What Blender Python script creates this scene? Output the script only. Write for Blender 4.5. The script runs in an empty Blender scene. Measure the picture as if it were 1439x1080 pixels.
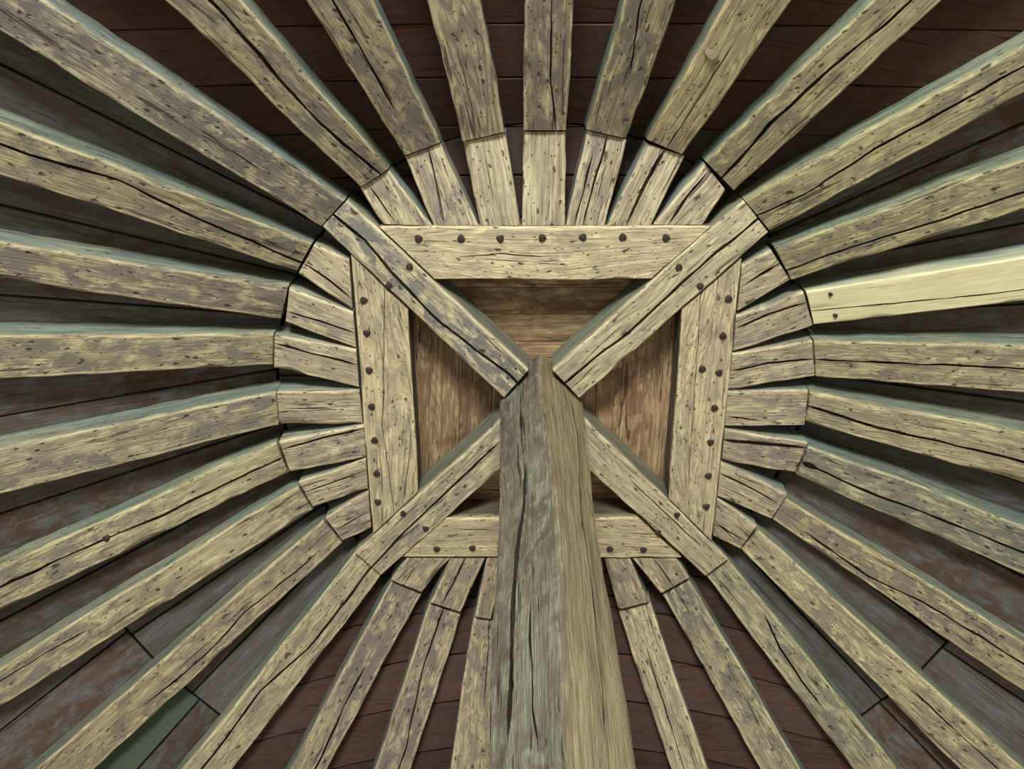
import bpy, math, random
from mathutils import Vector, noise

# ------------------------------------------------------------------ camera
H = 3.5            # height of the horizontal timber frame above the camera
CZ = 1.6           # camera height above the ground
TILT = math.radians(25.0)
F = 1290.0         # focal length in pixels of a 1439 x 1080 frame
col = bpy.context.scene.collection
scn = bpy.context.scene
cam_d = bpy.data.cameras.new('camera'); cam = bpy.data.objects.new('camera', cam_d); col.objects.link(cam)
cam_d.sensor_fit = 'HORIZONTAL'; cam_d.sensor_width = 36.0; cam_d.lens = F / 1439.0 * 36.0
cam_d.clip_start = 0.05; cam_d.clip_end = 200
cam.location = (0, 0, CZ)
from mathutils import Matrix
fw = Vector((0, math.sin(TILT), math.cos(TILT))); up = Vector((0, -math.cos(TILT), math.sin(TILT))); rt = fw.cross(up)
cam.matrix_world = Matrix(((rt.x, up.x, -fw.x, 0), (rt.y, up.y, -fw.y, 0), (rt.z, up.z, -fw.z, CZ), (0, 0, 0, 1)))
scn.camera = cam

# ------------------------------------------------------------------ light
W = bpy.data.worlds.new('world'); scn.world = W; W.use_nodes = True
nt = W.node_tree; nt.nodes.clear()
wo = nt.nodes.new('ShaderNodeOutputWorld'); bg = nt.nodes.new('ShaderNodeBackground')
tc = nt.nodes.new('ShaderNodeTexCoord'); sp = nt.nodes.new('ShaderNodeSeparateXYZ'); rp = nt.nodes.new('ShaderNodeValToRGB')
mr = nt.nodes.new('ShaderNodeMapRange'); mr.inputs['From Min'].default_value = -1; mr.inputs['From Max'].default_value = 1
nt.links.new(tc.outputs['Generated'], sp.inputs[0]); nt.links.new(sp.outputs['Z'], mr.inputs['Value'])
nt.links.new(mr.outputs[0], rp.inputs[0]); nt.links.new(rp.outputs[0], bg.inputs[0]); nt.links.new(bg.outputs[0], wo.inputs[0])
rp.color_ramp.elements[0].position = 0.44; rp.color_ramp.elements[0].color = (1.0, 0.91, 0.74, 1)   # sunlit ground below
rp.color_ramp.elements[1].position = 0.52; rp.color_ramp.elements[1].color = (0.55, 0.85, 0.95, 1)  # pale sky above the horizon
bg.inputs['Strength'].default_value = 0.50

def area(name, loc, target, sx, sy, power, color):
    d = bpy.data.lights.new(name, 'AREA'); d.shape = 'RECTANGLE'; d.size = sx; d.size_y = sy; d.energy = power; d.color = color
    o = bpy.data.objects.new(name, d); col.objects.link(o); o.location = loc
    o.rotation_euler = (Vector(target) - Vector(loc)).to_track_quat('-Z', 'Y').to_euler(); return o
# daylight through the open side behind the camera
area('daylight_open_side', (-0.3, -4.2, 1.2), (0.1, 1.7, CZ + H), 1.8, 1.2, 700, (0.95, 1.0, 0.97))

scn.view_settings.view_transform = 'Standard'; scn.view_settings.look = 'None'
scn.view_settings.gamma = 1; scn.view_settings.use_curve_mapping = False
scn.view_settings.exposure = -0.03

# ------------------------------------------------------------------ geometry helpers
def ray(x, y):
    u, v = x - 719.5, y - 540.0
    return Vector((u, v * math.cos(TILT) + F * math.sin(TILT), -v * math.sin(TILT) + F * math.cos(TILT)))
EYE = Vector((0, 0, CZ))
def at_z(x, y, z):            # where the sight line of a pixel meets height z above the eye
    r = ray(x, y); return EYE + r * (z / r.z)
def at_plane(x, y, p, n):
    r = ray(x, y); return EYE + r * ((p - EYE).dot(n) / r.dot(n))
CEN = at_z(763, 570, H)       # axis of the conical roof
RJ = 0.33 * H; SLOPE = 0.6; ROUT = 3.35
def on_cone(x, y, z0=H):
    lo, hi = 0.2 * H, z0 * 1.05
    r = ray(x, y)
    for _ in range(50):
        z = (lo + hi) / 2; p = EYE + r * (z / r.z)
        rad = math.hypot(p.x - CEN.x, p.y - CEN.y)
        f = z - (z0 - SLOPE * max(0, rad - RJ))
        if f > 0: hi = z
        else: lo = z
    return p

def hashf(*a):
    return (math.sin(sum(v * k for v, k in zip(a, (12.9898, 78.233, 37.719)))) * 43758.5453) % 1.0

def link(o, parent=None):
    col.objects.link(o)
    if parent: o.parent = parent
    return o
def mesh_obj(name, verts, faces, uvs, mat, parent=None, smooth=True, color=(1, 1, 1, 0.5), edge=None, side=None):
    me = bpy.data.meshes.new(name); me.from_pydata([tuple(v) for v in verts], [], faces)
    if uvs:
        ul = me.uv_layers.new(name='UVMap'); buf = []
        for p in me.polygons:
            for vi in p.vertices: buf += uvs[vi]
        ul.data.foreach_set('uv', buf)
    for an, av in (('edge', edge), ('side', side)):
        if av: me.attributes.new(an, 'FLOAT', 'POINT').data.foreach_set('value', av)
    if smooth:
        me.polygons.foreach_set('use_smooth', [True] * len(me.polygons))
        me.set_sharp_from_angle(angle=math.radians(32))
    me.materials.append(mat)
    o = bpy.data.objects.new(name, me); o.color = color
    c = sum((Vector(v) for v in verts), Vector()) / len(verts)
    me.transform(Matrix.Translation(-c)); o.location = c - (parent.location if parent else Vector())
    return link(o, parent)
def tag(o, label=None, cat=None, group=None, kind=None):
    if label: o['label'] = label
    if cat: o['category'] = cat
    if group: o['group'] = group
    o['kind'] = kind or 'thing'
    return o

class Beam:
    """A hewn timber: bottom face given by four corners (a1,a2 one end, b1,b2 the other), hewn edges, drying cracks cut as grooves."""
    def __init__(s, a1, a2, b2, b1, depth, seed, ext0=0.0, ext1=0.0, up=None):
        s.a1, s.a2, s.b1, s.b2 = a1, a2, b1, b2
        s.depth = depth; s.seed = seed; s.e0 = -ext0; s.e1 = 1 + ext1
        ac, bc = (a1 + a2) / 2, (b1 + b2) / 2
        s.L = (bc - ac).length
        n = (b1 + a1 - a2 - b2).cross(bc - ac); n.normalize()
        if n.z < 0: n = -n
        s.n = up or n
        s.cracks = []; s.flare = 1.0
    def edge(s, t):
        return s.a1.lerp(s.b1, t), s.a2.lerp(s.b2, t)
    def su(s, p):
        # s along, u across of a point of the bottom plane
        t = 0.5
        for _ in range(12):
            e1, e2 = s.edge(t); m = (e1 + e2) / 2; d = ((s.b1 + s.b2) / 2 - (s.a1 + s.a2) / 2)
            ac = (e2 - e1); u = (p - e1).dot(ac) / ac.length_squared
            q = e1 + ac * u; t += (p - q).dot(d) / d.length_squared
        return t, u
    def crack_px(s, pts, w=0.008, depth=0.05, flare=1.0):
        s.flare = flare
        nn = s.n
        s.cracks.append(([s.su(at_plane(x, y, s.a1, (s.b1 - s.a1).cross(s.a2 - s.a1))) for x, y in pts], w, depth))
    def build(s, name, mat, parent=None, color=(1, 1, 1, 0.5), step=0.022, wob=1.0):
        sd = s.seed
        total = (s.e1 - s.e0) * s.L
        N = max(6, int(total / step))
        ax = ((s.b1 + s.b2) / 2 - (s.a1 + s.a2) / 2).normalized(); vd = (s.a1 + s.a2) / 2 * 0.7 + (s.b1 + s.b2) / 2 * 0.3 - EYE
        cdir = vd - ax * vd.dot(ax); cdir = cdir / max(0.3, cdir.dot(s.n))
        cr = []
        for pts, w, dp in s.cracks:
            pts = sorted(pts)
            if s.e1 > 1 and pts[-1][0] > 0.93: pts.append((s.e1 + 0.1, pts[-1][1] + (pts[-1][1] - pts[0][1]) * 0.1))
            if pts[0][0] < 0.06: pts.insert(0, (s.e0 - 0.05, pts[0][1]))
            if pts[-1][0] > 0.95: pts.append((s.e1 + 0.05, pts[-1][1]))
            cr.append((pts, w, dp))
        cr.sort(key=lambda c: sum(p[1] for p in c[0]) / len(c[0]))
        nspan = len(cr) + 1; per = max(3, int(round(12 / nspan)))
        verts, uvs, eg, sdv = [], [], [], []
        vo = hashf(sd, 1.3) * 40; uo = hashf(sd, 7.1) * 40
        for i in range(N + 1):
            t = s.e0 + (s.e1 - s.e0) * i / N
            e1, e2 = s.edge(t); wd = (e2 - e1).length; ac = (e2 - e1) / wd; y = t * s.L
            # hewn, wandering arrises
            k1 = (noise.noise(Vector((y * 2.2, sd * 3.1, 0))) * 0.007 + noise.noise(Vector((y * 11, sd * 3.1, 4))) * 0.0035) * wob
            k2 = (noise.noise(Vector((y * 2.2, sd * 3.1, 9))) * 0.007 + noise.noise(Vector((y * 11, sd * 3.1, 14))) * 0.0035) * wob
            p1 = e1 + ac * k1; p2 = e2 - ac * k2; wd = (p2 - p1).length
            # a chip off the arris here and there
            ch = [0.006 + 0.012 * max(0, noise.noise(Vector((y * 6, sd, 20 + q * 7))) - 0.12) * 2.5 for q in (0, 1)]
            cs = []
            for pts, w, dp in cr:
                if t <= pts[0][0] or t >= pts[-1][0]:
                    u = pts[0][1] if t <= pts[0][0] else pts[-1][1]; a = 0
                else:
                    for (t0, u0), (t1, u1) in zip(pts, pts[1:]):
                        if t0 <= t <= t1: break
                    u = u0 + (u1 - u0) * (t - t0) / max(1e-6, t1 - t0)
                    a = min(1, (t - pts[0][0]) * s.L / 0.06, (pts[-1][0] - t) * s.L / 0.06)
                u += (noise.noise(Vector((y * 7, sd, 31))) * 0.02 + noise.noise(Vector((y * 30, sd, 37))) * 0.008)
                ww = 1.5 * w * a * (1 + (s.flare - 1) * max(0.0, min(1.0, (0.075 - t) / 0.015))) * (0.95 + 0.6 * noise.noise(Vector((y * 9, sd, 51)))) / wd
                cs.append((min(0.94, max(0.06, u)), max(0.0004, ww / 2), dp * a))
            us = []   # (u, drop)
            lo = ch[0] / wd
            for u, hw, dp in cs + [(None, 0, 0)]:
                hi = (u - hw) if u is not None else 1 - ch[1] / wd
                hi = max(hi, lo + 0.004)
                for q in range(per + 1): us.append((lo + (hi - lo) * q / per, 0, 0))
                if u is not None:
                    us.append((u - hw * 0.75, dp, 1)); us.append((u + hw * 0.6, dp, 1)); lo = u + hw
            row = []
            U = 0
            top1 = p1 + s.n * s.depth; top2 = p2 + s.n * s.depth
            side_k = lambda z, q: noise.noise(Vector((y * 3, z * 9, sd + q))) * 0.004
            row.append((top1, -s.depth)); row.append((p1 + s.n * s.depth * 0.55 - ac * side_k(.5, 3), -s.depth * 0.55))
            row.append((p1 + s.n * ch[0] * 0.9, -ch[0]))
            for u, dp, g in us:
                bump = noise.noise(Vector((u * wd * 14, y * 5, sd))) * 0.003 + noise.noise(Vector((u * wd * 60, y * 14, sd))) * 0.0012
                row.append((p1 + ac * (u * wd) + s.n * bump + cdir * dp, u * wd))
            row.append((p2 + s.n * ch[1] * 0.9, wd + ch[1]))
            row.append((p2 + s.n * s.depth * 0.55 + ac * side_k(.5, 5), wd + s.depth * 0.55)); row.append((top2, wd + s.depth))
            M = len(row)
            for j, (p, uu) in enumerate(row):
                verts.append(p); uvs.append((uo + uu, vo + y))
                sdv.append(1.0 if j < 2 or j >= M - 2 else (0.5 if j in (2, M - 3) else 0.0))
                d = min(abs(uu), abs(wd - uu)) if 2 <= j <= M - 3 else 0.0
                eg.append(max(0.0, 1 - d / 0.026) if 2 <= j <= M - 3 else 0.0)
        faces = []
        for i in range(N):
            for j in range(M):
                a, b = i * M + j, i * M + (j + 1) % M
                faces.append((a, b, b + M, a + M))
        faces.append(tuple(range(M - 1, -1, -1))); faces.append(tuple(N * M + j for j in range(M)))
        # make the winding face outwards
        c0 = (verts[0] + verts[M - 1]) / 2
        f = faces[M * 0 + 5]; nrm = (verts[f[1]] - verts[f[0]]).cross(verts[f[2]] - verts[f[1]])
        if nrm.dot(s.n) > 0: faces = [tuple(reversed(q)) for q in faces]
        return mesh_obj(name, verts, faces, uvs, mat, parent, True, color, eg, sdv)

# ------------------------------------------------------------------ materials
def new_mat(name):
    m = bpy.data.materials.new(name); m.use_nodes = True; t = m.node_tree
    b = t.nodes['Principled BSDF']; return m, t, b
def N_(t, typ, **kw):
    n = t.nodes.new(typ)
    for k, v in kw.items():
        if k in n.inputs: n.inputs[k].default_value = v
        else: setattr(n, k, v)
    return n
def ramp(t, src, stops):
    r = t.nodes.new('ShaderNodeValToRGB'); e = r.color_ramp.elements
    e[0].position, e[0].color = stops[0][0], stops[0][1]; e[1].position, e[1].color = stops[-1][0], stops[-1][1]
    for p, c in stops[1:-1]:
        q = e.new(p); q.color = c
    t.links.new(src, r.inputs[0]); return r.outputs[0]
def g(v): return (v, v, v, 1)
def mixc(t, fac, a, b, mode='MIX'):
    m = t.nodes.new('ShaderNodeMix'); m.data_type = 'RGBA'; m.blend_type = mode
    for sock, val in ((m.inputs['Factor'], fac), (m.inputs[6], a), (m.inputs[7], b)):
        if isinstance(val, bpy.types.NodeSocket): t.links.new(val, sock)
        else: sock.default_value = val
    return m.outputs[2]
def math_(t, op, a, b=0.0, clamp=False):
    m = t.nodes.new('ShaderNodeMath'); m.operation = op; m.use_clamp = clamp
    for k, v in ((0, a), (1, b)):
        if isinstance(v, bpy.types.NodeSocket): t.links.new(v, m.inputs[k])
        else: m.inputs[k].default_value = v
    return m.outputs[0]
def uvmap(t, sx, sy, off=0):
    uv = t.nodes.new('ShaderNodeUVMap'); uv.uv_map = 'UVMap'
    mp = t.nodes.new('ShaderNodeMapping'); mp.inputs['Scale'].default_value = (sx, sy, 1); mp.inputs['Location'].default_value = (off, off * .7, 0)
    t.links.new(uv.outputs[0], mp.inputs[0]); return mp.outputs[0]
def tex_noise(t, vec, scale=1, detail=4, rough=0.6, dist=0.0):
    n = t.nodes.new('ShaderNodeTexNoise'); n.inputs['Scale'].default_value = scale; n.inputs['Detail'].default_value = detail
    n.inputs['Roughness'].default_value = rough; n.inputs['Distortion'].default_value = dist
    t.links.new(vec, n.inputs['Vector']); return n.outputs['Fac']

def attr(t, name):
    a = t.nodes.new('ShaderNodeAttribute'); a.attribute_name = name; return a.outputs['Fac']
def wood(name, light, mid, dark, stain, pits=True, grain=1.0, mottle=1.0, rough=0.85, bump=0.5, edge=None, side=None, sx=1.0, floor=0.55, steep=(0.35, 0.75), figure=False):
    m, t, b = new_mat(name)
    oi = t.nodes.new('ShaderNodeObjectInfo')
    fine = tex_noise(t, uvmap(t, 150 * sx, 4.5), 1, 6, 0.7, 0.5)
    broad = tex_noise(t, uvmap(t, 30 * sx, 2.0, 3), 1, 5, 0.65, 1.2)
    # year rings: contours of a slow field give the flame figure of a flat-sawn face
    field = tex_noise(t, uvmap(t, 6 * sx, 0.9, 11), 1, 2, 0.5, 0.25)
    rings = t.nodes.new('ShaderNodeMath'); rings.operation = 'MULTIPLY_ADD'
    t.links.new(math_(t, 'SINE', math_(t, 'MULTIPLY', field, 95.0 if figure else 190.0)), rings.inputs[0]); rings.inputs[1].default_value = 0.5; rings.inputs[2].default_value = 0.5
    rings = rings.outputs[0]
    where = ramp(t, tex_noise(t, uvmap(t, 4, 1.3, 21), 1, 2, 0.5), [(0.42, g(1.6 if figure else 0.15)), (0.6, g(1.6 if figure else 1))])
    mot = tex_noise(t, uvmap(t, 20, 10, 5), 1, 7, 0.68, 0.6)
    mot2 = tex_noise(t, uvmap(t, 6, 2.0, 8), 1, 3, 0.5, 0.3)
    chk = tex_noise(t, uvmap(t, 55 * sx, 2.6, 15), 1, 3, 0.55, 1.0)
    c = mixc(t, ramp(t, broad, [(0.36, g(0)), (0.62, g(1))]), mid, light)
    c = mixc(t, math_(t, 'MULTIPLY', math_(t, 'MULTIPLY', ramp(t, rings, [(0.05, g(1)), (0.7, g(0))]), where), 0.45 * grain), c, dark)
    c = mixc(t, math_(t, 'MULTIPLY', ramp(t, fine, [(0.36, g(1)), (0.54, g(0))]), 0.8 * grain), c, dark)
    st = math_(t, 'MULTIPLY', ramp(t, mot, [(0.40, g(0)), (0.57, g(1))]), ramp(t, mot2, [(0.32, g(0.3)), (0.54, g(1))]))
    st = math_(t, 'MULTIPLY', st, math_(t, 'MULTIPLY', oi.outputs['Alpha'], 1.6 * mottle), True)
    if edge:
        e = attr(t, 'edge')
        en = math_(t, 'ADD', e, math_(t, 'MULTIPLY', math_(t, 'SUBTRACT', mot, 0.5), 2.2))
        en = ramp(t, en, [(0.5, g(0)), (0.95, g(1))])
        en = math_(t, 'MULTIPLY', en, ramp(t, e, [(0.02, g(0)), (0.3, g(1))]))
        st = math_(t, 'MULTIPLY', st, math_(t, 'SUBTRACT', 1.0, en), True)
    c = mixc(t, st, c, stain)
    if edge: c = mixc(t, math_(t, 'MULTIPLY', en, 0.5), c, edge)
    ck = ramp(t, chk, [(0.325, g(1)), (0.365, g(0))])       # hairline drying checks
    c = mixc(t, math_(t, 'MULTIPLY', ck, 0.8 * grain), c, tuple(v * 0.35 for v in dark[:3]) + (1,))
    hgt = math_(t, 'ADD', math_(t, 'MULTIPLY', fine, 0.9), math_(t, 'MULTIPLY', rings, 0.12))
    hgt = math_(t, 'ADD', hgt, math_(t, 'MULTIPLY', mot, 0.5))
    hgt = math_(t, 'SUBTRACT', hgt, math_(t, 'MULTIPLY', ck, 0.8))
    if pits:
        for px_, py_, off, thr, sz in ((34, 16, 2, 0.66, 0.22), (15, 8, 9, 0.62, 0.15), (80, 38, 6, 0.66, 0.24)):
            wob = t.nodes.new('ShaderNodeTexNoise'); wob.inputs['Scale'].default_value = 55; wob.inputs['Detail'].default_value = 2
            base = uvmap(t, px_, py_, off); uv0 = uvmap(t, 1, 1, off); t.links.new(uv0, wob.inputs['Vector'])
            va = t.nodes.new('ShaderNodeVectorMath'); va.operation = 'ADD'
            vs = t.nodes.new('ShaderNodeVectorMath'); vs.operation = 'SCALE'; vs.inputs['Scale'].default_value = 0.45
            t.links.new(wob.outputs['Color'], vs.inputs[0]); t.links.new(base, va.inputs[0]); t.links.new(vs.outputs[0], va.inputs[1])
            v = t.nodes.new('ShaderNodeTexVoronoi'); v.inputs['Scale'].default_value = 1; t.links.new(va.outputs[0], v.inputs['Vector'])
            sc = t.nodes.new('ShaderNodeSeparateColor'); t.links.new(v.outputs['Color'], sc.inputs[0])
            on = math_(t, 'GREATER_THAN', sc.outputs[0], thr)
            # halo of stained wood round the bigger holes
            if px_ == 15:
                hl = math_(t, 'MULTIPLY', ramp(t, v.outputs['Distance'], [(0.12, g(1)), (0.34, g(0))]), on)
                c = mixc(t, math_(t, 'MULTIPLY', hl, 0.55), c, stain)
            d = ramp(t, v.outputs['Distance'], [(sz * 0.5, g(1)), (sz, g(0))])
            p = math_(t, 'MULTIPLY', d, on)
            c = mixc(t, math_(t, 'MULTIPLY', p, 0.8), c, (0.035, 0.025, 0.020, 1))
            hgt = math_(t, 'SUBTRACT', hgt, math_(t, 'MULTIPLY', p, 1.4))
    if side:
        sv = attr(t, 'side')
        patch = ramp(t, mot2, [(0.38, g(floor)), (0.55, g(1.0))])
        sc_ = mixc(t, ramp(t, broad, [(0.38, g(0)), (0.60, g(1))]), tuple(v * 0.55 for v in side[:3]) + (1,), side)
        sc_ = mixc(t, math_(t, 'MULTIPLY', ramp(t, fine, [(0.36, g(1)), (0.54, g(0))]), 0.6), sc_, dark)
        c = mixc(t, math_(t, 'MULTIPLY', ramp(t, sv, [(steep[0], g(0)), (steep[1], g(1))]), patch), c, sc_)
    tint = mixc(t, 1.0, c, oi.outputs['Color'], 'MULTIPLY')
    t.links.new(tint, b.inputs['Base Color']); b.inputs['Roughness'].default_value = rough
    b.inputs['Specular IOR Level'].default_value = 0.25
    bp = t.nodes.new('ShaderNodeBump'); bp.inputs['Strength'].default_value = bump; bp.inputs['Distance'].default_value = 0.006
    t.links.new(hgt, bp.inputs['Height']); t.links.new(bp.outputs[0], b.inputs['Normal'])
    return m
SIDE = (0.25, 0.31, 0.285, 1)  # cooler, darker timber side faces: weaker bluish sky light painted into the colour
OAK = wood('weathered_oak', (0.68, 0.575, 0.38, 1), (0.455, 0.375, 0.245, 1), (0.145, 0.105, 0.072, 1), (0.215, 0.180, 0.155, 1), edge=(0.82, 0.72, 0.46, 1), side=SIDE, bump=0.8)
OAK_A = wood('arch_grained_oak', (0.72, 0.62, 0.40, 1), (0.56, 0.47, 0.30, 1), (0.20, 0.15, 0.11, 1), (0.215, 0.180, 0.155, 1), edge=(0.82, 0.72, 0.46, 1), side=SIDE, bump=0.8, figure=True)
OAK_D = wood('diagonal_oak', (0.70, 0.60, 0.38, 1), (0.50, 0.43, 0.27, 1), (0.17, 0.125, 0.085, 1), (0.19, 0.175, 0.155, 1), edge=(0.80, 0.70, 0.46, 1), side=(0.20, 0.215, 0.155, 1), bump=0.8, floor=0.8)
OAK_F = wood('frame_oak', (0.76, 0.64, 0.40, 1), (0.60, 0.49, 0.30, 1), (0.20, 0.145, 0.10, 1), (0.27, 0.215, 0.165, 1), edge=(0.84, 0.72, 0.46, 1), side=(0.095, 0.075, 0.055, 1), bump=0.7, floor=0.95)  # side colour darkened to paint in the shade on the frame's side faces
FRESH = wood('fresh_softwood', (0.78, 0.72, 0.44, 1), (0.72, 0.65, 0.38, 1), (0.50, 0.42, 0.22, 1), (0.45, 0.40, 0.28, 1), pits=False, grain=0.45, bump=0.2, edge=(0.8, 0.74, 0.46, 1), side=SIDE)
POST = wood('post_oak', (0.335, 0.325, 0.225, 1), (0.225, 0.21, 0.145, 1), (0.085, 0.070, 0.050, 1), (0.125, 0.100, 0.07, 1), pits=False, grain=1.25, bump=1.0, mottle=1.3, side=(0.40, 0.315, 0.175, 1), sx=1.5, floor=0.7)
DECK = wood('deck_boards', (0.55, 0.38, 0.21, 1), (0.26, 0.150, 0.085, 1), (0.085, 0.048, 0.03, 1), (0.15, 0.080, 0.045, 1), pits=False, grain=0.9, rough=0.55, bump=0.3, sx=0.6)
RED = wood('red_boards', (0.080, 0.030, 0.020, 1), (0.050, 0.021, 0.015, 1), (0.028, 0.015, 0.011, 1), (0.045, 0.034, 0.028, 1), pits=False, rough=0.8, bump=0.3)
GREY = wood('grey_boards', (0.125, 0.125, 0.118, 1), (0.085, 0.072, 0.062, 1), (0.034, 0.025, 0.020, 1), (0.068, 0.042, 0.027, 1), pits=False, grain=0.7, rough=0.85, bump=0.3)
def plain(name, c, rough=0.6, metal=0.0):
    m, t, b = new_mat(name)
    n = tex_noise(t, N_(t, 'ShaderNodeTexCoord').outputs['Object'], 60, 4)
    cc = mixc(t, n, tuple(x * 0.5 for x in c[:3]) + (1,), c)
    t.links.new(cc, b.inputs['Base Color']); b.inputs['Roughness'].default_value = rough; b.inputs['Metallic'].default_value = metal
    return m
KNOT = plain('knot_wood', (0.26, 0.20, 0.135, 1), 0.85)
IRON = plain('rusty_iron', (0.055, 0.036, 0.028, 1), 0.6, 0.4)
FELT = plain('green_felt', (0.075, 0.100, 0.070, 1), 0.95)
PITCH = plain('tarred_felt', (0.022, 0.017, 0.014, 1), 0.95)

# ------------------------------------------------------------------ roof boarding (setting)
DEP_A, DEP_B = 0.106, 0.126
TOPZ = H + CZ + 0.121
def prof(rad): return TOPZ - SLOPE * max(0, rad - RJ)
def cpt(ang, rad, dz=0):
    a = math.radians(ang); return Vector((CEN.x + rad * math.cos(a), CEN.y + rad * math.sin(a), prof(rad) + dz))
def clip(poly, fn):
    out = []
    for i, p in enumerate(poly):
        q = poly[(i + 1) % len(poly)]; a, b = fn(p), fn(q)
        if a >= 0: out.append(p)
        if (a >= 0) != (b >= 0): out.append(p.lerp(q, a / (a - b)))
    return out
def board(name, poly, nrm, thick, mat, parent, gdir, seed, color=(1, 1, 1, .5), gap=0.003):
    """a board: polygon underside, shrunk by the joint, extruded along nrm; grain along gdir"""
    c = sum(poly, Vector()) / len(poly)
    if len(poly) < 3: return None
    lift = hashf(seed, 3) * 0.006
    pts = []
    for i, p in enumerate(poly):
        d = c - p; L = d.length
        pts.append(p + d * min(0.2, gap / max(L, 0.02)) * 1.6 + nrm * lift)
    n = len(pts); gd = (gdir - nrm * gdir.dot(nrm)).normalized(); ad = nrm.cross(gd)
    ar = sum(((pts[i] - c).cross(pts[(i + 1) % n] - c)).dot(nrm) for i in range(n))
    if abs(ar) < 0.0008: return None
    if ar < 0: pts.reverse()
    b = 0.004
    ins = [p + (c - p).normalized() * b for p in pts]
    verts = ins + [p + nrm * b for p in pts] + [p + nrm * thick for p in pts]
    faces = [tuple(range(n - 1, -1, -1)), tuple(2 * n + i for i in range(n))]
    for lv in (0, 1):
        for i in range(n):
            a, q = lv * n + i, lv * n + (i + 1) % n; faces.append((a, q, q + n, a + n))
    uo, vo = hashf(seed, 1) * 30, hashf(seed, 2) * 30
    uvs = [(uo + v.dot(ad), vo + v.dot(gd)) for v in verts]
    return mesh_obj(name, verts, faces, uvs, mat, parent, False, color)

ceil = bpy.data.objects.new('ceiling', None); link(ceil); ceil.location = (CEN.x, CEN.y, 0)
ceil.location = (0, 0, 0)
tag(ceil, 'dark red and grey roof boards lying behind the ring of rafters', kind='structure')
RIN = 0.225 * H
seedn = 0
def clear(poly, am):
    # keep the level boards clear of the frame and of the diagonal beams
    hs_ = 0.2214 * H + 0.004
    ux, uy = math.cos(math.radians(am)), math.sin(math.radians(am))
    if abs(ux) > abs(uy): poly = clip(poly, lambda p: (p.x - CEN.x) * (1 if ux > 0 else -1) - hs_)
    else: poly = clip(poly, lambda p: (p.y - CEN.y) * (1 if uy > 0 else -1) - hs_)
    da = math.radians(45 + 90 * math.floor(am / 90)); nx, ny = -math.sin(da), math.cos(da)
    sg = 1 if ux * nx + uy * ny > 0 else -1
    return clip(poly, lambda p: sg * ((p.x - CEN.x) * nx + (p.y - CEN.y) * ny) - 0.095) if len(poly) > 2 else poly
for k in range(32):
    a0, a1 = k * 11.25 + 0.0, (k + 1) * 11.25
    am = (a0 + a1) / 2
    sidegap = not (225 < am < 315 or 45 < am < 135)
    for ringi, (r0, r1) in enumerate(((RIN, RJ), (RJ, ROUT))):
        q = [cpt(a0, r0), cpt(a0, r1), cpt(a1, r1), cpt(a1, r0)]
        nrm = (q[1] - q[0]).cross(q[3] - q[0]).normalized()
        if nrm.z < 0: nrm = -nrm
        rdir = (cpt(am, r1) - cpt(am, r0)).normalized(); tdir = nrm.cross(rdir)
        mid = (q[0] + q[1] + q[2] + q[3]) / 4
        if sidegap:
            cuts = [r0] if ringi == 0 else [r0, RJ + (0.84 if k in (2, 3, 12, 13) else 1.3 + 0.4 * hashf(k, 5))]
            cuts.append(r1)
            for ci, (c0, c1) in enumerate(zip(cuts, cuts[1:])):
                p = [cpt(a0, c0), cpt(a0, c1), cpt(a1, c1), cpt(a1, c0)]
                # two boards side by side, split along a slanting joint
                f0, f1 = 0.35 + 0.3 * hashf(k, ci, 2), 0.35 + 0.3 * hashf(k, ci, 4)
                m0, m1 = p[0].lerp(p[3], f0), p[1].lerp(p[2], f1)
                for half in (0, 1):
                    so = (p[2] - p[1]).normalized() * 0.0045
                    poly = [p[0], p[1], m1 - so, m0 - so] if half == 0 else [m0 + so, m1 + so, p[2], p[3]]
                    if ringi == 0: poly = clear(poly, am)
                    if len(poly) < 3: continue
                    seedn += 1
                    h = hashf(seedn, 8)
                    colr = (0.85 + 0.4 * h, 0.85 + 0.4 * h, 0.9 + 0.45 * h, 0.25 + 0.6 * hashf(seedn, 9))
                    mt = GREY
                    if k == 12 and ringi == 1 and ci == 1 and half == 1: mt = FELT
                    o = board('plank', poly, nrm, 0.028, mt, ceil, rdir, seedn, colr, gap=0.003)
                    if mt is FELT and o: o['label'] = 'green ribbed felt patch'
        else:
            ys = []
            yv = CEN.y - 4.0 + 0.03
            ylo = min(v.y for v in q); yhi = max(v.y for v in q)
            e = 0
            step_y = 0.19
            j0 = int(math.floor((ylo - CEN.y) / step_y)); j1 = int(math.ceil((yhi - CEN.y) / step_y))
            for j in range(j0, j1):
                yl, yh = CEN.y + j * step_y, CEN.y + (j + 1) * step_y
                poly = clip(clip(q, lambda p: p.y - yl), lambda p: yh - p.y)
                if ringi == 0 and len(poly) > 2: poly = clear(poly, am)
                if len(poly) < 3: continue
                seedn += 1; h = hashf(j, 8)
                colr = (0.7 + 0.7 * h, 0.7 + 0.7 * h, 0.7 + 0.8 * h, 0.2 + 0.5 * hashf(j, 9))
                board('plank', poly, nrm, 0.028, RED, ceil, Vector((1, 0, 0)), seedn, colr)

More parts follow.
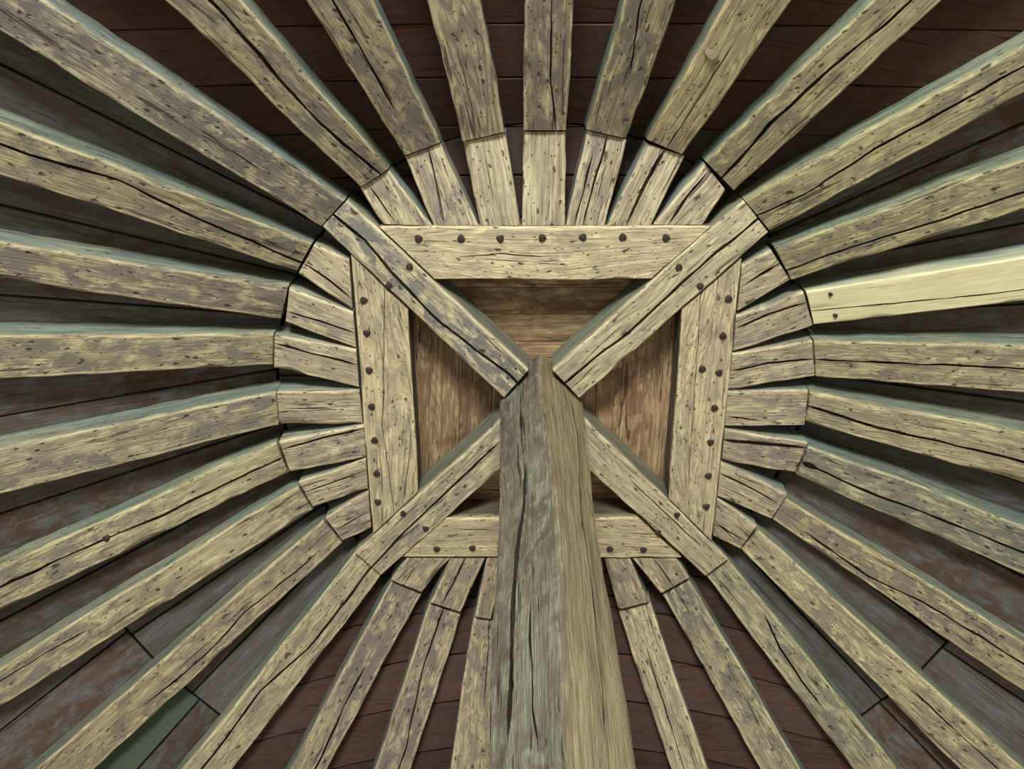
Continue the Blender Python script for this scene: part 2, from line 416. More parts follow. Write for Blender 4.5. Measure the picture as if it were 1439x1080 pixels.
# tarred felt skin over the boards
sv, sf = [], []
for k in range(32):
    for rr_ in (0.2214 * H, RJ, ROUT + 0.02): sv.append(cpt(k * 11.25, rr_, 0.062))
    for rr_ in (ROUT + 0.02, RJ, 0.2214 * H): sv.append(cpt(k * 11.25, rr_, 0.075))
for k in range(32):
    for j in range(6):
        a, b = k * 6 + j, k * 6 + (j + 1) % 6; c, d = (k + 1) % 32 * 6 + j, (k + 1) % 32 * 6 + (j + 1) % 6
        sf.append((a, b, d, c))
sk = mesh_obj('ceiling', sv, sf, None, PITCH, None, False); tag(sk, 'black underlay showing in the joints of the roof boards', kind='structure')
dv = [Vector((CEN.x + x, CEN.y + y, CZ + ZD_ )) for ZD_ in (H + 0.215, H + 0.225) for x, y in ((-.85, -.85), (.85, -.85), (.85, .85), (-.85, .85))]
sk = mesh_obj('ceiling', dv, [(0, 1, 2, 3), (7, 6, 5, 4), (0, 4, 5, 1), (1, 5, 6, 2), (2, 6, 7, 3), (3, 7, 4, 0)], None, PITCH, None, False)
tag(sk, 'black underlay showing in the joints of the central boards', kind='structure')

# flat boarded deck above the crossing
deck = bpy.data.objects.new('ceiling', None); link(deck)
tag(deck, 'warm brown boards closing the square opening above the crossed beams', kind='structure')
ZD = H + 0.172
def dk(x, y): return at_z(x, y, ZD)
cc = Vector((CEN.x, CEN.y, CZ + ZD)); hs = 0.2214 * H
cor = [Vector((CEN.x + sx * hs, CEN.y + sy * hs, CZ + ZD)) for sx, sy in ((-1, -1), (1, -1), (1, 1), (-1, 1))]
UPV = Vector((0, 0, 1))
def field(tri, axis, cutv, gdir, sd):
    cutv = [-9] + cutv + [99]
    for i, (a, b) in enumerate(zip(cutv, cutv[1:])):
        poly = clip(clip(list(tri), lambda p: axis(p) - a), lambda p: b - axis(p))
        if len(poly) < 3: continue
        h = hashf(sd, i, 3); v = 0.75 + 0.5 * h
        board('plank', poly, UPV, 0.03, DECK, deck, gdir, sd * 10 + i, (v, v, v, 0.2 + 0.5 * hashf(sd, i)), gap=0.002)
tops = [dk(763, y).y for y in (404, 441, 481, 520)]
field((cc, cor[0], cor[1]), lambda p: p.y, tops, Vector((1, 0, 0)), 1)
field((cc, cor[2], cor[3]), lambda p: p.y, [cc.y + 0.13, cc.y + 0.27, cc.y + 0.40, cc.y + 0.52, cc.y + 0.66], Vector((1, 0, 0)), 2)
lx = [dk(x, 560).x + 5 for x in (580, 605, 648, 692, 730)]
field((cc, cor[3], cor[0]), lambda p: p.x + 5 + 0.06 * (p.y - cc.y), lx, Vector((-0.06, 1, 0)), 3)
rx = [dk(x, 560).x + 5 for x in (800, 838, 873, 914, 935)]
field((cc, cor[1], cor[2]), lambda p: p.x + 5, rx, Vector((0, 1, 0)), 4)

# ------------------------------------------------------------------ timbers
def flat_beam(q, z, depth, seed, **kw):
    a1, a2, b2, b1 = [at_z(x, y, z) for x, y in q]
    return Beam(a1, a2, b2, b1, depth, seed, up=Vector((0, 0, 1)), **kw)

def nail(x, y, beam, parent, r=0.0155, name='nail_head', mat=None, dome=0.006, rim=0.0025):
    nn = (beam.b1 - beam.a1).cross(beam.a2 - beam.a1)
    p = at_plane(x, y, beam.a1, nn) - beam.n * 0.0005
    verts, faces = [], []; S = 12; w = hashf(x, y)
    ex = Vector((1, 0, 0)); ex = (ex - beam.n * ex.dot(beam.n)).normalized(); ey = beam.n.cross(ex)
    for rr, h in ((1.0, -0.010), (1.0, rim), (0.8, 0.7 * dome + rim), (0.45, dome + rim)):
        for i in range(S):
            a = 2 * math.pi * i / S; q = rr * r * (1 + 0.10 * math.sin(3 * a + w * 9))
            verts.append(p + ex * (q * math.cos(a)) + ey * (q * math.sin(a)) - beam.n * h)
    for l in range(3):
        for i in range(S):
            a, b = l * S + i, l * S + (i + 1) % S; faces.append((a, a + S, b + S, b))
    faces.append(tuple(3 * S + i for i in range(S)))
    o = mesh_obj(name, verts, faces, None, mat or IRON, parent, True)
    return o

G_PL = 'four beams of the square frame'
G_DG = 'crossed diagonal beams'
# --- the square frame
plates = [
 ('top', ((533.5, 318.5), (612, 392.5), (913, 392.5), (999.5, 317.5)), 'h',
  [(588, 335), (648, 335), (703, 335), (762, 334), (819, 333), (875, 333), (936, 334)], [[(640, 362), (700, 357), (770, 360)]],
  'pale hewn frame beam with seven nail heads, across the top of the square'),
 ('left', ((493.5, 359), (573, 436), (588, 690), (524, 749.5)), 'v',
  [(511, 421.7), (515.5, 467.7), (518.7, 520), (522.3, 571), (526.4, 618.4), (529.6, 664.8), (531.2, 705)], [[(541, 410), (538, 600), (554, 720)]],
  'pale hewn frame beam forming the left side of the square, nails in one row'),
 ('right', ((1042, 364), (959.6, 435), (940, 700), (1001, 760)), 'v',
  [(1023.7, 419.7), (1016, 471.7), (986.7, 518), (1010.4, 523.3), (1004, 573), (998.3, 621), (995.5, 668), (992.7, 711.5)], [[(985, 420), (975, 560), (968, 690)]],
  'pale hewn frame beam forming the right side of the square, one nail off the row'),
 ('bottom', ((565, 783), (628, 727), (896, 727), (957, 783)), 'h',
  [(613.8, 771), (664, 769.5), (856.9, 771), (904, 772)], [[(640, 742), (700, 744)], [(876, 748), (908, 750)]],
  'pale hewn frame beam across the bottom of the square, passing behind the post'),
]
for i, (nm, q, ori, nails, cracks, lab) in enumerate(plates):
    # q: outer start, inner start, inner end, outer end
    bm = flat_beam((q[0], q[1], q[2], q[3]), H, 0.150, 11 + i)
    for c in cracks: bm.crack_px(c, 0.0035, 0.02)
    o = bm.build('frame_beam', OAK_F, color=(0.98, 0.97, 0.94, 0.45))
    tag(o, lab, 'beam', G_PL)
    for x, y in nails: nail(x, y, bm, o)
# --- diagonals
diags = [
 ('UL', ((743, 519), (707.4, 558.7), (453, 318), (488, 281)), [[(470.6, 302.6), (513.4, 337.7), (550, 382), (612, 447.3), (671.6, 493), (713, 523.7), (726, 536)]], [(575.5, 374.6), (546.5, 400.8)], 0.008, 1.0,
  'stained diagonal beam from the upper left joint to the post, grey blotches'),
 ('UR', ((776.2, 519), (814.4, 558.7), (1080, 327), (1044.7, 281)), [[(1063, 309), (996.7, 363.4), (951, 405), (878.6, 470), (828, 508), (788.4, 542)]], [(954, 375), (984, 402)], 0.008, 0.30,
  'pale diagonal beam from the upper right joint to the post, long open crack'),
 ('LL', ((704, 588.5), (708, 655), (536, 807), (499, 776)), [[(522.5, 795), (565, 750), (593, 723), (686, 635), (704, 617)]], [(566.7, 721.2), (598, 742)], 0.007, 0.45,
  'diagonal beam from the lower left joint running up behind the post'),
 ('LR', ((816, 583), (818, 652), (990.7, 808.5), (1023, 785)), [[(880, 668), (925, 712), (990, 772)]], [(951, 723), (924.8, 748)], 0.0035, 0.25,
  'diagonal beam from the lower right joint running up behind the post'),
]
for i, (nm, q, cracks, nails, w, st, lab) in enumerate(diags):
    bm = flat_beam(q, H - 0.006, 0.160, 21 + i)
    if nm in ('LL', 'LR'):       # the far ends butt against the back faces of the post
        dd = Vector(((-1 if nm == 'LL' else 1), 1, 0)).normalized()
        cracks_px = cracks; bm.a1, bm.a2 = [a + (b - a) * ((0.142 - (a - CEN).dot(dd)) / (b - a).dot(dd)) for a, b in ((bm.a1, bm.b1), (bm.a2, bm.b2))]
        bm.L = ((bm.b1 + bm.b2) / 2 - (bm.a1 + bm.a2) / 2).length
    for c in cracks: bm.crack_px(c, w, 0.05)
    o = bm.build('diagonal_beam', OAK_D, color=(0.96, 0.97, 0.95, st))
    tag(o, lab, 'beam', G_DG)
    for x, y in nails: nail(x, y, bm, o, r=0.014)

# --- short horizontal pieces between frame and rafters:  edge1 joint, edge2 joint, edge2 frame, edge1 frame
A = {
'T1': (((505.7, 263.6), (545.5, 237.6), (606.5, 318), (539.4, 315.6)), [[(517, 259), (559.3, 315)]], 0.004),
'T2': (((568.4, 218.5), (618.5, 200), (671.8, 318), (611, 318)), [[(601.8, 209), (613.4, 256.8), (625, 317)]], 0.0055),
'T3': (((650.8, 198.5), (709.5, 185), (730.2, 318), (676.2, 318)), [], 0),
'T4': (((736, 183.5), (795.2, 183.5), (793, 318), (733.5, 318)), [], 0),
'T5': (((825.3, 181.8), (882, 195), (849.6, 318), (795, 318)), [[(854, 188.5), (835, 256.8), (818.6, 318)], [(833, 212), (820, 270), (806, 318)]], 0.0055),
'T6': (((908, 200), (962, 218), (914.4, 317.6), (853, 318)), [[(934, 207), (905, 260), (880, 317)]], 0.010),
'T7': (((991, 227), (1020, 266), (986.3, 316.5), (917.5, 317)), [[(998, 236), (965, 276), (938.4, 316.5)]], 0.008),
'R1': (((1084.4, 350.4), (1112, 392), (1035, 438), (1041.7, 374.4)), [[(1096, 368.9), (1040.7, 404)]], 0.007),
'R2': (((1130, 408.7), (1143.5, 456.9), (1028.7, 494.5), (1033.5, 444)), [[(1134, 425), (1080, 440), (1033, 462)]], 0.007),
'R3': (((1142.6, 478), (1146, 528), (1021.8, 547.5), (1028, 496.5)), [[(1143.5, 504), (1080, 510), (1025, 521)]], 0.006),
'R4': (((1137, 546.5), (1131.5, 597), (1017.4, 599), (1021.7, 549.5)), [[(1022, 585), (1075, 590)]], 0.004),
'R5': (((1136, 622.5), (1117.5, 664.5), (1013.4, 647), (1017.5, 601)), [[(1134.8, 630), (1075, 623), (1016.7, 617)]], 0.011),
'R6': (((1110, 694), (1086, 729.7), (1007.5, 697.5), (1011.6, 650.5)), [[(1094, 706), (1050, 684), (1010.6, 666)]], 0.007),
'R7': (((1067, 739), (1041, 773), (1001.6, 753.5), (1006.8, 699)), [[(1048, 761), (1003.4, 735)]], 0.005),
'B6': (((969, 813), (931, 835.5), (888.7, 784.5), (949, 784.5)), [[(947.4, 824.8), (917.6, 784)]], 0.005),
'B5': (((913, 847), (869.7, 858.5), (849, 784.5), (886.8, 784.5)), [], 0),
'B3': (((689, 871.7), (666.7, 868), (684.5, 784), (713, 784)), [], 0),
'B2': (((646.7, 862), (604, 848), (633.5, 784.5), (682.8, 784.5)), [[(620, 850), (636.7, 820), (653, 787)]], 0.006),
'B1': (((590, 834), (548.5, 816), (571.9, 784), (632.3, 784)), [[(567, 822), (578, 803), (592, 789)]], 0.0035),
'L7': (((480.6, 761.3), (454, 728.5), (519, 690), (522, 743.5)), [[(472, 745), (519, 718.5)]], 0.004),
'L6': (((437.8, 713), (417, 679), (515, 642.5), (518, 687)), [[(429.6, 692), (470, 676), (515, 660.5)]], 0.004),
'L5': (((405.2, 663.5), (389, 620.5), (512.5, 597), (515, 641.5)), [[(394, 631), (455, 615), (512, 602)]], 0.007),
'L4': (((392, 597), (387.5, 549.8), (506, 547.5), (511, 595.5)), [[(400, 573), (470, 572)]], 0.003),
'L3': (((383.8, 516.5), (384.5, 470), (501.7, 491), (505.7, 545)), [[(386, 481.7), (440, 497), (504, 512)]], 0.006),
'L2': (((400, 452), (405.3, 404), (497.5, 440), (501.5, 489)), [[(397.7, 435.6), (450, 451), (499.8, 468)]], 0.006),
'L1': (((417.5, 383), (440.5, 343), (491.5, 367), (496.8, 437)), [[(424.8, 369), (460, 392), (495, 420)]], 0.008),
}
# rafters:  edge1 inner, edge2 inner, edge2 outer, edge1 outer
B = {
'UL': ((485, 280.4), (450.7, 317.9), (47.2, 73.3), (125, 41.7)),
'T1': ((505.7, 263.6), (545.5, 237.6), (359.5, 21), (280, 46)),
'T2': ((568.4, 218.5), (618.5, 200), (533.4, 20), (443.5, 19)),
'T3': ((650.8, 198.5), (709.5, 185), (678.5, 16.7), (603.4, 16.7)),
'T4': ((736, 182.8), (795.2, 182.8), (805.3, 15), (737.9, 15)),
'T5': ((825.3, 181.8), (882, 195), (945, 13), (873.6, 15)),
'T6': ((909, 196), (960, 217), (1102, 13), (1014, 13)),
'T7': ((991, 226), (1032, 267.6), (1297, 26), (1207, 18.7)),
'UR': ((1045.7, 280), (1083, 325), (1375.7, 164.8), (1349.5, 112.4)),
'R1': ((1089.8, 348.5), (1112, 392), (1377.5, 312.7), (1353, 254.7)),
'R2': ((1133.3, 409.6), (1144.4, 456), (1378, 429.6), (1378.3, 370.7)),
'R3': ((1144.4, 478), (1147, 529), (1379, 546.6), (1378, 484.5)),
'R4': ((1138.9, 548.7), (1133.5, 592.8), (1379.8, 662.5), (1379.8, 596.4)),
'R5': ((1136.9, 625.8), (1120.6, 666.6), (1380.5, 782), (1380, 716)),
'R6': ((1103, 698), (1087, 729.7), (1380.5, 931.5), (1380.5, 866.7)),
'R7': ((1066.6, 745), (1041, 770.5), (1308, 1038), (1370.7, 1019)),
'LR': ((1024, 786), (991.6, 809.4), (1175, 1050), (1235, 1048)),
'B6': ((970, 814), (932, 836.5), (1051.7, 1050), (1107.9, 1050)),
'B5': ((914, 847.4), (869.7, 860), (933.7, 1052), (984, 1052)),
'B3': ((704, 874), (666, 869), (636.6, 1054), (692, 1056)),
'B2': ((646.7, 863), (604, 849), (536, 1055), (585.6, 1055)),
'B1': ((590.8, 835), (548.3, 816.7), (419, 1057.8), (471.6, 1057.8)),
'LL': ((536, 807), (499, 776), (283, 1050), (345, 1057)),
'L7': ((480.6, 762.3), (453, 730.7), (79.5, 1056), (155.4, 1057.8)),
'L6': ((438.2, 716.5), (418.4, 682.9), (59.6, 902), (63.2, 954.8)),
'L5': ((404.8, 664), (387.9, 620.7), (56, 770.5), (57, 830)),
'L4': ((391, 597.3), (387.4, 550.3), (54.2, 618.3), (56, 680.4)),
'L3': ((382.4, 512.7), (383.8, 469.4), (54, 472), (54, 529.7)),
'L2': ((393.5, 449.5), (404, 403.7), (52.4, 349), (52.4, 399)),
'L1': ((416.4, 381.4), (438.7, 341), (50, 190), (50, 262)),
}
BC = {  # cracks, width
'UL': ([[(276, 178), (330, 214), (372, 244)]], 0.003),
'T1': ([[(323, 28), (365, 77), (392, 109), (437, 158), (482, 203), (534, 245)]], 0.008),
'T2': ([[(478.8, 19), (504, 62), (530, 110), (556.7, 158)]], 0.006),
'T4': ([[(774.5, 15), (773.6, 113), (781, 181)]], 0.004),
'T5': ([[(897, 15), (890.3, 76), (884, 110)]], 0.004),
'T6': ([[(1030, 60), (963.7, 165), (933.7, 213)]], 0.003),
'T7': ([[(1244.5, 33.7), (1169.7, 93.6), (1079.8, 176), (1042, 221), (1012, 252)]], 0.008),
'UR': ([[(1375, 127), (1229.6, 209.7), (1132, 273.4), (1061, 303)]], 0.006),
'R1': ([[(1377, 290), (1214, 341), (1106, 378)]], 0.006),
'R2': ([[(1140.7, 436.8), (1260, 425), (1378, 414)]], 0.0035),
'R3': ([[(1148, 504.3), (1268.9, 509.7), (1378, 515)]], 0.0055),
'R4': ([[(1138.9, 569.3), (1232.8, 600), (1341, 625), (1379.8, 634)]], 0.009),
'R5': ([[(1133, 651), (1232.8, 695.7), (1323, 730), (1380, 752)]], 0.007),
'R6': ([[(1128.5, 743), (1218.4, 808.6), (1297, 846), (1379.4, 894.7)]], 0.006),
'R7': ([[(1279, 965), (1345, 1026)]], 0.005),
'LR': ([[(1072, 861), (1094.8, 909.7), (1124.7, 955), (1160, 1000)]], 0.006),
'B5': ([[(915, 930), (928, 973), (950, 1047)]], 0.003),
'B3': ([[(688, 874), (686, 925), (680, 990)]], 0.004),
'B2': ([[(622.5, 858), (596, 932), (570, 1052)]], 0.006),
'B1': ([[(516.8, 931), (484, 989), (455, 1056)]], 0.006),
'LL': ([[(518.6, 801), (433.7, 909.6), (365, 971), (310.8, 1047)]], 0.007),
'L7': ([[(448, 774), (343, 862), (289, 920), (190, 1000)]], 0.005),
'L6': ([[(59.6, 920), (126.5, 884)]], 0.004),
'L5': ([[(56, 799), (148, 756), (231, 721.7), (320, 679), (399, 641)]], 0.007),
'L1': ([[(50, 220), (166.8, 253.5), (276.9, 306.9), (350, 337), (424.8, 369)]], 0.007),
}
TINT = {  # colour factor and amount of grey mottling
'UL': (0.86, 0.90, 0.90, 1.0), 'T1': (0.90, 0.93, 0.86, 0.55), 'T2': (0.93, 0.95, 0.88, 0.8), 'T3': (1, 1.0, 0.97, 0.4), 'T4': (0.96, 0.97, 0.93, 0.65),
'T5': (0.86, 0.89, 0.80, 0.75), 'T6': (1.02, 1.0, 0.84, 0.35), 'T7': (0.95, 1.0, 0.84, 0.5), 'UR': (0.98, 1.03, 0.84, 0.5), 'R1': (0.93, 0.98, 0.80, 0.55),
'R2': (1, 1, 1, 0.1), 'R3': (0.95, 0.98, 0.86, 0.6), 'R4': (0.94, 0.98, 0.86, 0.4), 'R5': (0.80, 0.88, 0.80, 0.75), 'R6': (0.94, 0.94, 0.80, 0.8),
'R7': (1.0, 1.02, 0.86, 0.6), 'LR': (0.82, 0.88, 0.78, 0.55), 'B6': (0.80, 0.84, 0.76, 0.7), 'B5': (1, 1, 0.93, 0.4), 'B3': (0.88, 0.85, 0.80, 0.5),
'B2': (0.82, 0.80, 0.76, 0.7), 'B1': (0.84, 0.84, 0.78, 0.8), 'LL': (0.93, 0.95, 0.86, 0.4), 'L7': (0.90, 0.88, 0.78, 0.55), 'L6': (0.98, 1, 0.88, 0.55),
'L5': (1.0, 1.04, 0.90, 0.6), 'L4': (0.94, 0.97, 0.90, 0.65), 'L3': (0.96, 0.99, 0.88, 0.6), 'L2': (0.92, 0.93, 0.86, 0.75), 'L1': (0.82, 0.84, 0.76, 0.6),
}
BL = {
'UL': 'broad grey-mottled corner rafter running out to the upper left',
'T1': 'rafter with a long black crack, next clockwise from the upper left corner rafter',
'T2': 'grey-stained rafter with a crack stopping halfway, second clockwise from the upper left corner rafter',
'T3': 'pale rafter with nested arch-shaped grain, just left of the middle top rafter',
'T4': 'middle rafter above the frame, running straight up away from the post',
'T5': 'greenish brown rafter just right of the middle top rafter',
'T6': 'warm yellow rafter with a dark round knot, second right of the middle top rafter',
'T7': 'yellowish rafter with long open crack and rounded end, above the upper right corner rafter',
'UR': 'corner rafter running out to the upper right from the diagonal beam',
'R1': 'mottled yellow rafter just below the upper right corner rafter',
'R2': 'new pale yellow rafter with two bolts at its inner end',
'R3': 'old cracked rafter directly below the new pale rafter',
'R4': 'yellow rafter with a wide curving crack, second below the new pale rafter',
'R5': 'greenish grey rafter with a black hole at its inner end',
'R6': 'brown spotted rafter with dark pits in two rows, below the greenish grey rafter',
'R7': 'pale rafter with squared end, just above the lower right corner rafter',
'LR': 'grey-green corner rafter running out from the lower right diagonal beam',
'B6': 'grey mottled uncracked rafter, next to the lower right corner rafter',
'B5': 'pale narrow rafter immediately right of the post',
'B3': 'narrow brown rafter half hidden by the left edge of the post',
'B2': 'brown stained rafter, second to the left of the post',
'B1': 'brown rafter with pale blotches, third to the left of the post',
'LL': 'cracked corner rafter running out from the lower left diagonal beam',
'L7': 'brown rafter just above the lower left corner rafter, reaching the bottom left corner',
'L6': 'rafter with a purplish stain, second above the lower left corner rafter',
'L5': 'rafter split by a long crack with a round bolt in it, on the left',
'L4': 'uncracked rafter rising gently to the frame, left side, just above the one with bolt',
'L3': 'nearly level rafter at mid height on the left',
'L2': 'grey-streaked rafter just above the level one on the left',
'L1': 'brown rafter with long crack, just below the upper left corner rafter',
}
order = list(B)
for i, nm in enumerate(order):
    q = B[nm]
    ic = ((q[0][0] + q[1][0]) / 2, (q[0][1] + q[1][1]) / 2); oc = ((q[2][0] + q[3][0]) / 2, (q[2][1] + q[3][1]) / 2)
    low = nm in ('R6', 'R7', 'LR', 'B6', 'B5', 'B3', 'B2', 'B1', 'LL', 'L7', 'L6', 'L5')
    z0 = H + 0.014 if low else H - 0.008
    P0 = at_z(ic[0], ic[1], z0); P1 = on_cone(oc[0], oc[1], z0)
    D = P1 - P0; side = Vector((-D.y, D.x, 0)).normalized(); nrm = D.cross(side).normalized()
    if nrm.z < 0: nrm = -nrm
    c = [at_plane(x, y, P0, nrm) for x, y in q]
    # slide outer corners so that the outer end stands square
    a1, a2, b2, b1 = c
    rr = math.hypot(P1.x - CEN.x, P1.y - CEN.y); ri = math.hypot(P0.x - CEN.x, P0.y - CEN.y)
    bm = Beam(a1, a2, b2, b1, DEP_B - (0.022 if low else 0), 40 + i * 1.7, ext1=(ROUT - 0.05 - rr) / (rr - ri), up=Vector((0, 0, 1)))
    cr, w = BC.get(nm, ([], 0))
    for k in cr: bm.crack_px(k, w, 0.05, 2.8 if nm == 'R5' else 1.0)
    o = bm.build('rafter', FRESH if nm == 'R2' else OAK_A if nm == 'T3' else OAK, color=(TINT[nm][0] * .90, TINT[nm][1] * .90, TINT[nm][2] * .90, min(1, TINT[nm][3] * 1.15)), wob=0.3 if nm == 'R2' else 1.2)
    tag(o, BL[nm], 'rafter', 'long sloping rafters around the cone')
    if nm == 'R2':
        for x, y in ((1167, 413), (1174, 443)): nail(x, y, bm, o, 0.009, 'bolt_head')
    if nm == 'L5': nail(149, 756, bm, o, 0.014, 'bolt_head')
    if nm == 'T6':
        kn = nail(1001, 72, bm, o, 0.025, 'knot', KNOT, 0.0010, 0.0012); kn['label'] = 'dark round knot'

side_of = {'T': 'above the top beam', 'L': 'left of the left beam', 'R': 'right of the right beam', 'B': 'below the bottom beam'}
AL = {
'T1': 'short wide piece above the frame, leftmost against the upper left diagonal',
'T2': 'short cracked piece above the frame, second from the left',
'T3': 'short smooth piece above the frame, just left of the middle one',
'T4': 'short tan uncracked piece above the middle of the top frame beam',
'T5': 'short piece with two fine cracks, just right of the middle one above the frame',
'T6': 'short narrow piece with a wide open crack, second from the right above the frame',
'T7': 'short forked piece above the frame, rightmost against the upper right diagonal',
'R1': 'short split piece right of the frame, topmost under the upper right diagonal',
'R2': 'short split piece butting against the new pale rafter',
'R3': 'short cracked piece right of the frame, third from the top',
'R4': 'short nearly unsplit piece right of the frame, at mid height',
'R5': 'short piece with the widest crack right of the frame, beside the greenish grey rafter',
'R6': 'short split piece right of the frame, second from the bottom',
'R7': 'short dark-streaked piece right of the frame, lowest above the lower right diagonal',
'B6': 'short piece below the frame beside the lower right diagonal, one straight crack',
'B5': 'short pale piece below the frame, immediately right of the post',
'B3': 'short narrow piece below the frame, touching the left edge of the post',
'B2': 'short cracked piece below the frame, second left of the post',
'B1': 'short pale piece below the frame, beside the lower left diagonal',
'L7': 'short piece left of the frame, lowest above the lower left diagonal',
'L6': 'short piece left of the frame, second from the bottom',
'L5': 'short piece left of the frame, third from the bottom, crack near its upper edge',
'L4': 'short level piece left of the frame, at mid height, only a hairline check',
'L3': 'short cracked piece left of the frame, meeting the level left rafter',
'L2': 'short split piece left of the frame, second from the top',
'L1': 'short split piece left of the frame, topmost under the upper left diagonal',
}
for i, nm in enumerate(A):
    q, cr, w = A[nm]
    # 'q' runs edge1 joint, edge2 joint, edge2 frame, edge1 frame
    low = nm in ('R6', 'R7', 'B6', 'B5', 'B3', 'B2', 'B1', 'L7', 'L6', 'L5')
    a1, a2, b2, b1 = [at_z(x, y, H + (0.002 if low else 0.010)) for x, y in q]
    L = ((b1 + b2) / 2 - (a1 + a2) / 2).length
    bm = Beam(a1, a2, b2, b1, DEP_A, 120 + i * 2.3, ext0=-(0.010 if low else 0.004) / L, ext1=-0.004 / L, up=Vector((0, 0, 1)))
    for k in cr: bm.crack_px(k, w, 0.05)
    h = hashf(i, 4)
    o = bm.build('short_rafter', OAK, color=(0.93 + 0.07 * h, 0.93 + 0.06 * h, 0.90 + 0.06 * h, 0.3 + 0.35 * hashf(i, 6)))
    tag(o, AL[nm], 'rafter', 'short level pieces between frame and rafters')

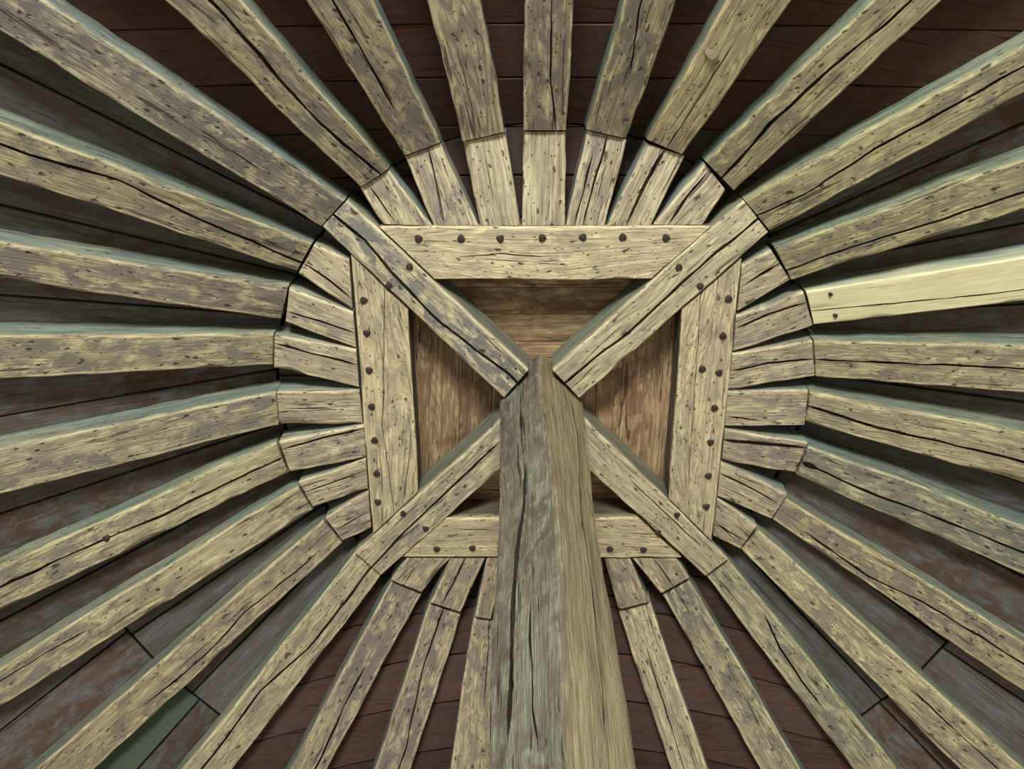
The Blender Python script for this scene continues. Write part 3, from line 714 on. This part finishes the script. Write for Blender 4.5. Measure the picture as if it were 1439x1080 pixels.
# ------------------------------------------------------------------ the post
def post():
    d = 0.052 * H
    def prof_px(pts, yplane):
        out = []
        for x, y in pts:
            r = ray(x, y); k = yplane / r.y; out.append((r.z * k + CZ, r.x * k))
        out.sort(); return out
    def ev(tab, z):
        if z <= tab[0][0]: return tab[0][1] + (tab[1][1] - tab[0][1]) / (tab[1][0] - tab[0][0]) * (z - tab[0][0]) * 0.3
        for (z0, x0), (z1, x1) in zip(tab, tab[1:]):
            if z <= z1: return x0 + (x1 - x0) * (z - z0) / (z1 - z0)
        return tab[-1][1]
    TL = prof_px([(702, 562), (703.5, 620), (702.4, 700), (698, 770), (693, 858), (689, 950), (686, 1052), (683, 1100)], CEN.y)
    TR = prof_px([(819, 578), (826, 620), (833.6, 700), (849.5, 805.6), (861.8, 876), (877.6, 981.5), (888.9, 1052), (896, 1100)], CEN.y)
    TF = prof_px([(760, 500), (761, 540), (770, 620), (783, 720), (789, 820), (791, 911), (793, 1048), (794, 1100)], CEN.y - d)
    ztop = CZ + 1.043 * H; zbot = 0.0
    N = 230; verts, uvs, sdv = [], [], []; M = 0
    # cracks on the left-hand face: (z, u) u from left corner to front ridge
    def crk(pts, w):
        out = []
        for x, y in pts:
            # intersect with vertical plane of left or right face, iterate
            z = CZ + H * 0.9
            best = None
            for s in range(400):
                zz = 0.5 + s * (ztop - 0.5) / 399
                pl = Vector((ev(TL, zz), CEN.y, zz)); pf = Vector((ev(TF, zz), CEN.y - d, zz)); pr = Vector((ev(TR, zz), CEN.y, zz))
                for f, (qa, qb) in enumerate(((pl, pf), (pf, pr))):
                    for uu in range(41):
                        p = qa.lerp(qb, uu / 40) - EYE
                        # project
                        cx, cz, cy = p.x, p.dot(fw), -p.dot(up)
                        e = (cx / cz * F + 719.5 - x) ** 2 + (cy / cz * F + 540 - y) ** 2
                        if best is None or e < best[0]: best = (e, zz, uu / 40, f)
            out.append(best[1:])
        return out, w
    cks = [crk([(733, 548), (735, 600), (740, 650), (738, 700), (729, 760), (722, 850), (720, 950), (717, 1050)], 0.024),
           crk([(748, 840), (746, 920), (752, 1000), (756, 1060)], 0.008),
           crk([(800, 560), (812, 640), (818, 720), (830, 850), (842, 960), (846, 1050)], 0.006)]

    lf = [c for c in cks if c[0][0][2] == 0]; rf = [c for c in cks if c[0][0][2] == 1]
    for i in range(N + 1):
        z = zbot + (ztop - zbot) * i / N
        n = lambda k, f=1.3, a=0.008: noise.noise(Vector((z * f, k * 7.7, 3))) * a + noise.noise(Vector((z * f * 6, k * 7.7, 8))) * a * 0.35
        pl = Vector((ev(TL, z) + n(1), CEN.y, z)); pr = Vector((ev(TR, z) + n(2), CEN.y, z))
        pf = Vector((ev(TF, z) + n(3), CEN.y - d + n(4), z)); pb = Vector(((pl.x + pr.x) / 2, CEN.y + d, z))
        row = []; U = 0
        def face(qa, qb, cracks, per):
            nonlocal U
            e = qb - qa; Lf = e.length; nn = Vector((e.y, -e.x, 0)).normalized()   # outward for the front faces
            ch = 0.014
            cs = []
            for pts, w in cracks:
                ps = sorted((p[0], p[1]) for p in pts)
                if ps[0][0] < 2.6: ps.insert(0, (-0.5, ps[0][1]))
                if z <= ps[0][0] or z >= ps[-1][0]: u, a = (ps[0][1] if z <= ps[0][0] else ps[-1][1]), 0
                else:
                    for (t0, u0), (t1, u1) in zip(ps, ps[1:]):
                        if t0 <= z <= t1: break
                    u = u0 + (u1 - u0) * (z - t0) / max(1e-6, t1 - t0); a = min(1, (ps[-1][0] - z) / 0.1, (z - ps[0][0]) / 0.1)
                u += noise.noise(Vector((z * 6, w * 999, 2))) * 0.02 + noise.noise(Vector((z * 25, w * 999, 5))) * 0.01
                cs.append((min(.9, max(.1, u)), max(0.0005, w * a * (0.8 + 0.7 * noise.noise(Vector((z * 5, w * 500, 1)))) / Lf / 2), 0.07 * a))
            cs.sort(); lo = ch
            for u, hw, dp in cs + [(None, 0, 0)]:
                hi = (u - hw) if u is not None else 1 - ch
                hi = max(hi, lo + 0.01)
                for k in range(per + 1):
                    uu = lo + (hi - lo) * k / per
                    b = noise.noise(Vector((uu * 5 + U, z * 2.2, 1))) * 0.006 + noise.noise(Vector((uu * 22 + U, z * 5, 1))) * 0.002
                    row.append((qa.lerp(qb, uu) - nn * (b - 0.004 * math.sin(math.pi * uu)), U + uu * Lf))
                if u is not None:
                    row.append((qa.lerp(qb, u - hw * 0.8) + Vector((0.06, 1.0, 0)) * dp, U + u * Lf)); row.append((qa.lerp(qb, u + hw * 0.8) + Vector((0.06, 1.0, 0)) * dp, U + u * Lf)); lo = u + hw
            U += Lf
        face(pl, pf, lf, 5); face(pf, pr, rf, 5); face(pr, pb, [], 5); face(pb, pl, [], 5)
        M = len(row)
        for j, (p, uu) in enumerate(row):
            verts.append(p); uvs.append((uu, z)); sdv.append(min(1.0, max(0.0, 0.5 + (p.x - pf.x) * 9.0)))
    faces = []
    for i in range(N):
        for j in range(M):
            a, b = i * M + j, i * M + (j + 1) % M; faces.append((a, b, b + M, a + M))
    faces.append(tuple(range(M - 1, -1, -1))); faces.append(tuple(N * M + j for j in range(M)))
    o = mesh_obj('post', verts, faces, uvs, POST, None, True, (1, 1, 1, 0.5), None, sdv)
    tag(o, 'massive grey-green post rising from the bottom edge to the crossed beams, deep crack', 'post')
post()
